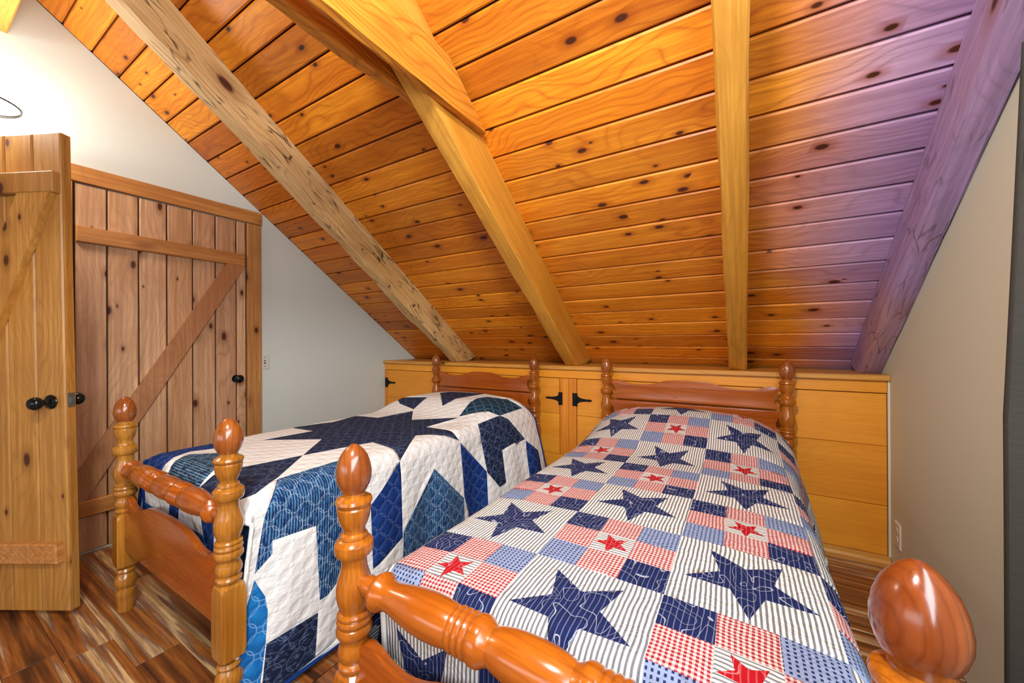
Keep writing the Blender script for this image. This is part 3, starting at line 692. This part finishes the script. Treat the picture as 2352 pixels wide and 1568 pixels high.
def bed(name, x0, x1, xh0, xh1, label):
    root = tag(empty(name, ((x0 + x1) / 2, -1.05, 0)), label, 'bed')
    cx, cy = (x0 + x1) / 2, -1.05
    yf = -2.03 - cy; yh = -.085 - cy
    a0, a1, h0, h1 = x0 - cx, x1 - cx, xh0 - cx, xh1 - cx
    for x in (a0, a1): post(root, x, yf, 0, 'foot_post', M['bedl'] if x0 < 1 else None)
    for x in (h0, h1): post(root, x, yh, .121, 'head_post')
    # footboard, scalloped
    L = a1 - a0 - .05; hl = L / 2
    half = [(hl, .462), (hl - .012, .476), (hl - .030, .482), (hl - .055, .476), (hl - .085, .461), (hl - .125, .453), (hl - .17, .459), (hl - .22, .476), (hl - .29, .490), (0, .496)]
    tp = smooth_pts(half, 4); ol = tp + [(-x, z) for x, z in tp[::-1][1:]]
    ol = [(hl, .262)] + ol + [(-hl, .262)]
    MB().prism(ol, yf - .011, yf + .011, 'y').build('footboard', M['bedx'], root, bevel=.003)
    # turned rail
    R = [(0, .015), (.010, .0165), (.022, .0205), (.030, .0215), (.040, .0195), (.044, .019), (.047, .026), (.056, .0355), (.064, .0375), (.072, .0345), (.080, .0290), (.092, .0275), (.108, .0290), (.135, .0340), (.165, .0380), (.195, .0395), (.225, .0385), (.250, .0355), (.254, .0335), (.257, .0365), (.262, .0380), (.266, .0365), (.268, .0340), (.271, .0368), (.276, .0382), (.280, .0368), (.282, .0342), (.285, .037), (.290, .0384), (.294, .037), (.296, .0345), (.300, .038), (.308, .0400), (.318, .0398), (.324, .0365), (.332, .0320), (.338, .0300), (.341, .0310), (.352, .0345), (.372, .0380), (.395, .0395)]
    k = (a1 - a0 - .05) / 2 / .410
    prof_ = [(z * k, r) for z, r in R]; tot = (a1 - a0 - .05)
    full = prof_ + [(tot - z, r) for z, r in prof_[::-1]]
    full = [(-.006, .015)] + full + [(tot + .006, .015)]
    Mx = Matrix.Translation((a0 + .025, yf, .600)) @ Matrix.Rotation(PI / 2, 4, 'Y')
    mbr = MB(); mbr.lathe(full, 36, Mx)
    mbr.build('turned_rail', M['bedr'], root, auto=28)
    # headboard: shaped upper board, straight lower board
    gl = (h1 - h0) / 2 - .022; hc = (h0 + h1) / 2
    top = [(gl - .012, .862), (gl - .040, .870), (gl - .075, .864), (gl - .13, .848), (gl - .20, .846), (gl - .27, .853), (gl - .33, .872), (gl - .38, .879), (0, .881)]
    side = [(gl + .0, .640), (gl - .022, .652), (gl - .030, .675), (gl - .018, .700), (gl - .006, .722), (gl - .008, .750), (gl - .026, .775), (gl - .036, .800), (gl - .030, .828), (gl - .012, .846), (gl - .006, .856)]
    s1 = [p for p in smooth_pts(side, 3)]; t1 = smooth_pts(top, 4)
    split = .742
    up_half = [p for p in s1 if p[1] >= split] + t1
    lo_half = [(gl, .30)] + [p for p in s1 if p[1] < split]
    olu = up_half + [(-x, z) for x, z in up_half[::-1][1:]]
    oll = lo_half + [(-x, z) for x, z in lo_half[::-1]]
    MB().prism([(x + hc, z) for x, z in olu], yh - .008, yh + .010, 'y').build('headboard_panel', M['bedx'], root, bevel=.0025)
    MB().prism([(x + hc, z) for x, z in oll], yh - .012, yh + .010, 'y').build('headboard_panel', M['bedx'], root, bevel=.003)
    for x, xh, s in ((a0, h0, 1), (a1, h1, -1)):
        xx = x + s * .008
        MB().add([(xx - .012, yf + .026, .25), (xx + .012, yf + .026, .25), (xx + .012, yf + .026, .40), (xx - .012, yf + .026, .40),
                  (xh + s * .008 - .012, yh - .026, .25), (xh + s * .008 + .012, yh - .026, .25), (xh + s * .008 + .012, yh - .026, .40), (xh + s * .008 - .012, yh - .026, .40)],
                 [(0, 1, 2, 3), (4, 7, 6, 5), (0, 4, 5, 1), (1, 5, 6, 2), (2, 6, 7, 3), (3, 7, 4, 0)]).build('side_rail', M['bedy'], root)
    w = min(a1 - a0, h1 - h0) / 2 - .045; mc = (a0 + a1 + h0 + h1) / 4
    MB().box(mc - w, mc + w, yf + .075, yh - .05, .30, .55).build('mattress', M['mattress'], root, bevel=.03)
    return root
M['bedr'] = wood('varnished_bed_turning', (.55, .165, .011), (.40, .085, .005), (.14, .02, .003), rough=.20, axis='x', knots=.22, ring=.5, vary=.05, coat=.8, bs=.10, streak=.9, blotch=.5, sc=.8, knot_scale=1.8, rf=220., rw=30.)
bed('bed', .782, 1.700, .750, 1.703, 'left pine four-post bed under the navy and white quilt')
bed('bed', 2.280, 3.160, 2.243, 3.213, 'right pine four-post bed under the striped star quilt')

def pip(x, y, poly):
    c = False; n = len(poly); j = n - 1
    for i in range(n):
        xi, yi = poly[i]; xj, yj = poly[j]
        if (yi > y) != (yj > y) and x < (xj - xi) * (y - yi) / (yj - yi) + xi: c = not c
        j = i
    return c
def quilt(name, D, umax, vfoot, vhead, polys, base, mats, step=.02, ulo=None, lift=0, hemcut=None):
    # D: drape function; polys: list of (material key, outline in cloth metres), first match wins
    verts = []; idx = {}
    def V(p):
        k = (round(p[0] * 2000), round(p[1] * 2000))
        if k not in idx: idx[k] = len(verts); verts.append(Vector(p))
        return idx[k]
    lim = .405
    ulo = -umax if ulo is None else ulo
    us = [-umax + i * step for i in range(int(2 * umax / step) + 1)]
    vs_ = [i * step for i in range(int(-vfoot / step) * -1, int(vhead / step) + 1)]
    for u in us:
        for v in vs_: V((u, v))
    edges = []
    allp = [p for _, p in polys]
    for poly in allp:
        ids = [V((max(-umax, min(umax, p[0])), max(vfoot, min(vhead, p[1])))) for p in poly]
        for a, b in zip(ids, ids[1:] + ids[:1]):
            if a != b: edges.append((a, b))
    hems = [((-umax, 0), (-lim, 0)), ((lim, 0), (umax, 0)), ((-lim, vfoot), (-lim, 0)), ((lim, vfoot), (lim, 0))]
    if hemcut: hems.append(((hemcut, 0), (hemcut + .225, .15)))
    for a, b in hems: edges.append((V(a), V(b)))
    ov, oe, of, _, _, _ = delaunay_2d_cdt([Vector(v) for v in verts], edges, [], 0, 1e-5)
    keys = list(mats.keys()); faces = []; mi = []
    boxes = [(min(p[0] for p in poly), max(p[0] for p in poly), min(p[1] for p in poly), max(p[1] for p in poly)) for poly in allp]
    for f in of:
        cu_ = sum(ov[i].x for i in f) / len(f); cv = sum(ov[i].y for i in f) / len(f)
        if cv < 0 and abs(cu_) > lim: continue
        if hemcut and cv < .16 and cu_ > hemcut + 1.5 * max(0, cv): continue
        if cu_ < ulo or (cu_ < -lim - .05 and cv < .06 and ulo > -umax): continue
        k = base
        for (key, poly), bx in zip(polys, boxes):
            if bx[0] <= cu_ <= bx[1] and bx[2] <= cv <= bx[3] and pip(cu_, cv, poly): k = key; break
        faces.append(tuple(f)); mi.append(keys.index(k))
    used = sorted({i for f in faces for i in f}); rm = {a: b for b, a in enumerate(used)}
    pos = []
    for i in used:
        u, v = ov[i].x, ov[i].y
        x, y, z = D(u, v)
        q_ = noise.noise_vector(Vector((u * 5, v * 5, D.ph))); r_ = noise.noise(Vector((u * 28, v * 28, 3)))
        dn = .004 * q_.x + .0016 * r_
        side = abs(u) > D.wf + .03
        if side: x += (dn if u > 0 else -dn) + lift; z += .002 * q_.y
        elif v < 0: y -= dn
        else: z += dn
        z = max(z, .02)
        pos.append((x, y, z))
    me = bpy.data.meshes.new(name); me.from_pydata(pos, [], [tuple(rm[i] for i in f) for f in faces]); me.update()
    for k in keys: me.materials.append(mats[k])
    me.polygons.foreach_set('material_index', mi); me.polygons.foreach_set('use_smooth', [True] * len(mi))
    uvl = me.uv_layers.new(name='UVMap')
    uvs = [ov[used[l.vertex_index]] for l in me.loops]
    uvl.data.foreach_set('uv', [c for p in uvs for c in (p.x + 5, p.y + 5)])
    o = bpy.data.objects.new(name, me); COL.objects.link(o)
    # binding round the hem, as one cord following the boundary
    bm = bmesh.new(); bm.from_mesh(me)
    be = [e for e in bm.edges if e.is_boundary]
    mb = MB(); mw = MB(); fv = {i for i, k in enumerate(used) if abs(ov[k].y) < .004 and ov[k].x > lim}
    for e in be:
        a, b = e.verts[0].co, e.verts[1].co; d_ = b - a
        if d_.length < 1e-5: continue
        q2 = d_.to_track_quat('Z', 'Y').to_matrix().to_4x4(); q2.translation = a
        (mw if e.verts[0].index in fv and e.verts[1].index in fv else mb).lathe([(-.002, .0065), (d_.length + .002, .0065)], 6, q2)
    bm.free()
    return o, mb, mw
D1 = Drape(**B1); D2 = Drape(**B2)
P1 = [
 ('slate', [(-.222, .418), (-.19, .656), (-.43, .68), (-.33, .87), (-.43, 1.09), (-.17, 1.065), (-.09, 1.279), (.063, 1.119), (.295, 1.279), (.253, 1.043), (.489, 1.076), (.345, .871), (.485, .66), (.262, .675), (.198, .377), (.024, .57)]),
 ('slate', [(.198, .377), (.165, .20), (.12, .03), (.16, -.02), (.30, .0), (.425, .09), (.358, .193)]),
 ('rib', [(.372, .185), (.368, .478), (.80, .465), (.86, .33), (.86, .300), (.767, .288), (.603, .272), (.594, .129), (.635, .132), (.676, .087), (.514, .098)]),
 ('bright', [(.694, .089), (.755, .122), (.802, .132), (.902, .134), (1.1, .13), (1.1, .035), (.82, .05)]),
 ('leaf', [(.898, .136), (.898, .298), (1.1, .30), (1.1, .136)]),
 ('royal', [(.485, .659), (.81, .665), (.87, .52), (.618, .504), (.578, .55)]),
 ('rib', [(.578, .874), (.79, 1.08), (.95, 1.08), (.95, .668), (.79, .668)]),
 ('royal', [(.496, 1.08), (.72, 1.276), (1.1, 1.276), (1.1, 1.18), (.784, 1.086), (.631, 1.085)]),
 ('leaf', [(.487, 1.471), (.441, 1.278), (.727, 1.279), (.857, 1.354), (.868, 1.41), (.675, 1.414), (.679, 1.65), (.524, 1.522)]),
 ('royal', [(.688, 1.653), (.79, 1.79), (1.1, 1.80), (1.1, 1.625), (.779, 1.633)]),
 ('teal', [(.286, 1.29), (.20, 1.60), (.21, 1.70), (.35, 1.75), (.48, 1.76), (.485, 1.465), (.42, 1.42)]),
 ('slate', [(-.211, 1.677), (.082, 1.373), (.129, 1.79), (-.18, 1.76)]),
 ('slate', [(-.108, 1.302), (-.15, 1.48), (-.45, 1.47), (-.30, 1.36)]),
 ('royal', [(-.50, .30), (-.50, 1.9), (-1.04, 1.9), (-1.04, .30)]),
 ('royal', [(-.23, .025), (-.25, .095), (-.30, .17), (-.24, .296), (-.35, .345), (-.60, .30), (-.60, .02), (-.34, .0)]),
 ('ribx', [(-.15, -.01), (-.2, .084), (-.235, .146), (-.10, .242), (.05, .20), (.10, .10), (.11, -.045), (-.02, -.05)]),
 ('royal', [(-.124, -.055), (-.029, -.06), (-.035, -.115), (-.124, -.115)]),
 ('bright', [(-.5, -.118), (.16, -.122), (.27, -.19), (.29, -.35), (-.5, -.35)]),
 ('royal', [(.151, -.060), (.264, -.045), (.295, -.35), (.24, -.35)]),
]
m1 = {k: Q[k] for k in ('white', 'slate', 'rib', 'ribx', 'bright', 'leaf', 'royal', 'teal')}
q1, h1_, h1w = quilt('quilt', D1, 1.04, -.31, 1.86, P1, 'white', m1, ulo=-.70, hemcut=.90)
tag(q1, 'navy and white star quilt draped over the left bed', 'quilt')
bd = h1_.build('binding', Q['royal'], q1); bd['label'] = 'dark blue edge binding'
bd = h1w.build('binding', Q['white'], q1); bd['label'] = 'white edge binding'

P2 = []
BU, BV, V0 = .286, .268, .145
def starpoly(cx, cy, r, rot=0, ri=.42):
    return [(cx + (r if k % 2 == 0 else r * ri) * math.sin(PI + rot + k * PI / 5), cy + (r if k % 2 == 0 else r * ri) * math.cos(PI + rot + k * PI / 5)) for k in range(10)]
rs = random.Random(3)
for i in range(-3, 4):
    for k in range(-2, 8):
        cx, cy = BU * i, V0 + BV * k
        if (i + k) % 2 == 0:
            P2.append(('navy', starpoly(cx, cy + .002, .124, rs.uniform(-.06, .06))))
        else:
            P2.append(('star', starpoly(cx, cy, .046, rs.uniform(-.2, .2))))
            a, b = BU / 3, BV / 3
            lay = {(-1, 1): 'navy', (0, 1): 'red', (1, 1): 'dot', (-1, 0): 'red', (0, 0): 'tickx', (1, 0): 'red', (-1, -1): 'dot', (0, -1): 'red', (1, -1): 'navy'}
            for (p, q_), key in lay.items():
                x_, y_ = cx + p * a, cy + q_ * b
                P2.append((key, [(x_ - a / 2, y_ - b / 2), (x_ + a / 2, y_ - b / 2), (x_ + a / 2, y_ + b / 2), (x_ - a / 2, y_ + b / 2)]))
m2 = {k: Q[k] for k in ('tick', 'tickx', 'red', 'dot', 'navy', 'star')}
q2, h2_, h2w = quilt('quilt', D2, .98, -.42, 1.88, P2, 'tick', m2)
tag(q2, 'striped and checked patchwork star quilt on the right bed', 'quilt')
bd = h2_.build('binding', Q['tick'], q2); bd = h2w.build('binding', Q['tick'], q2)
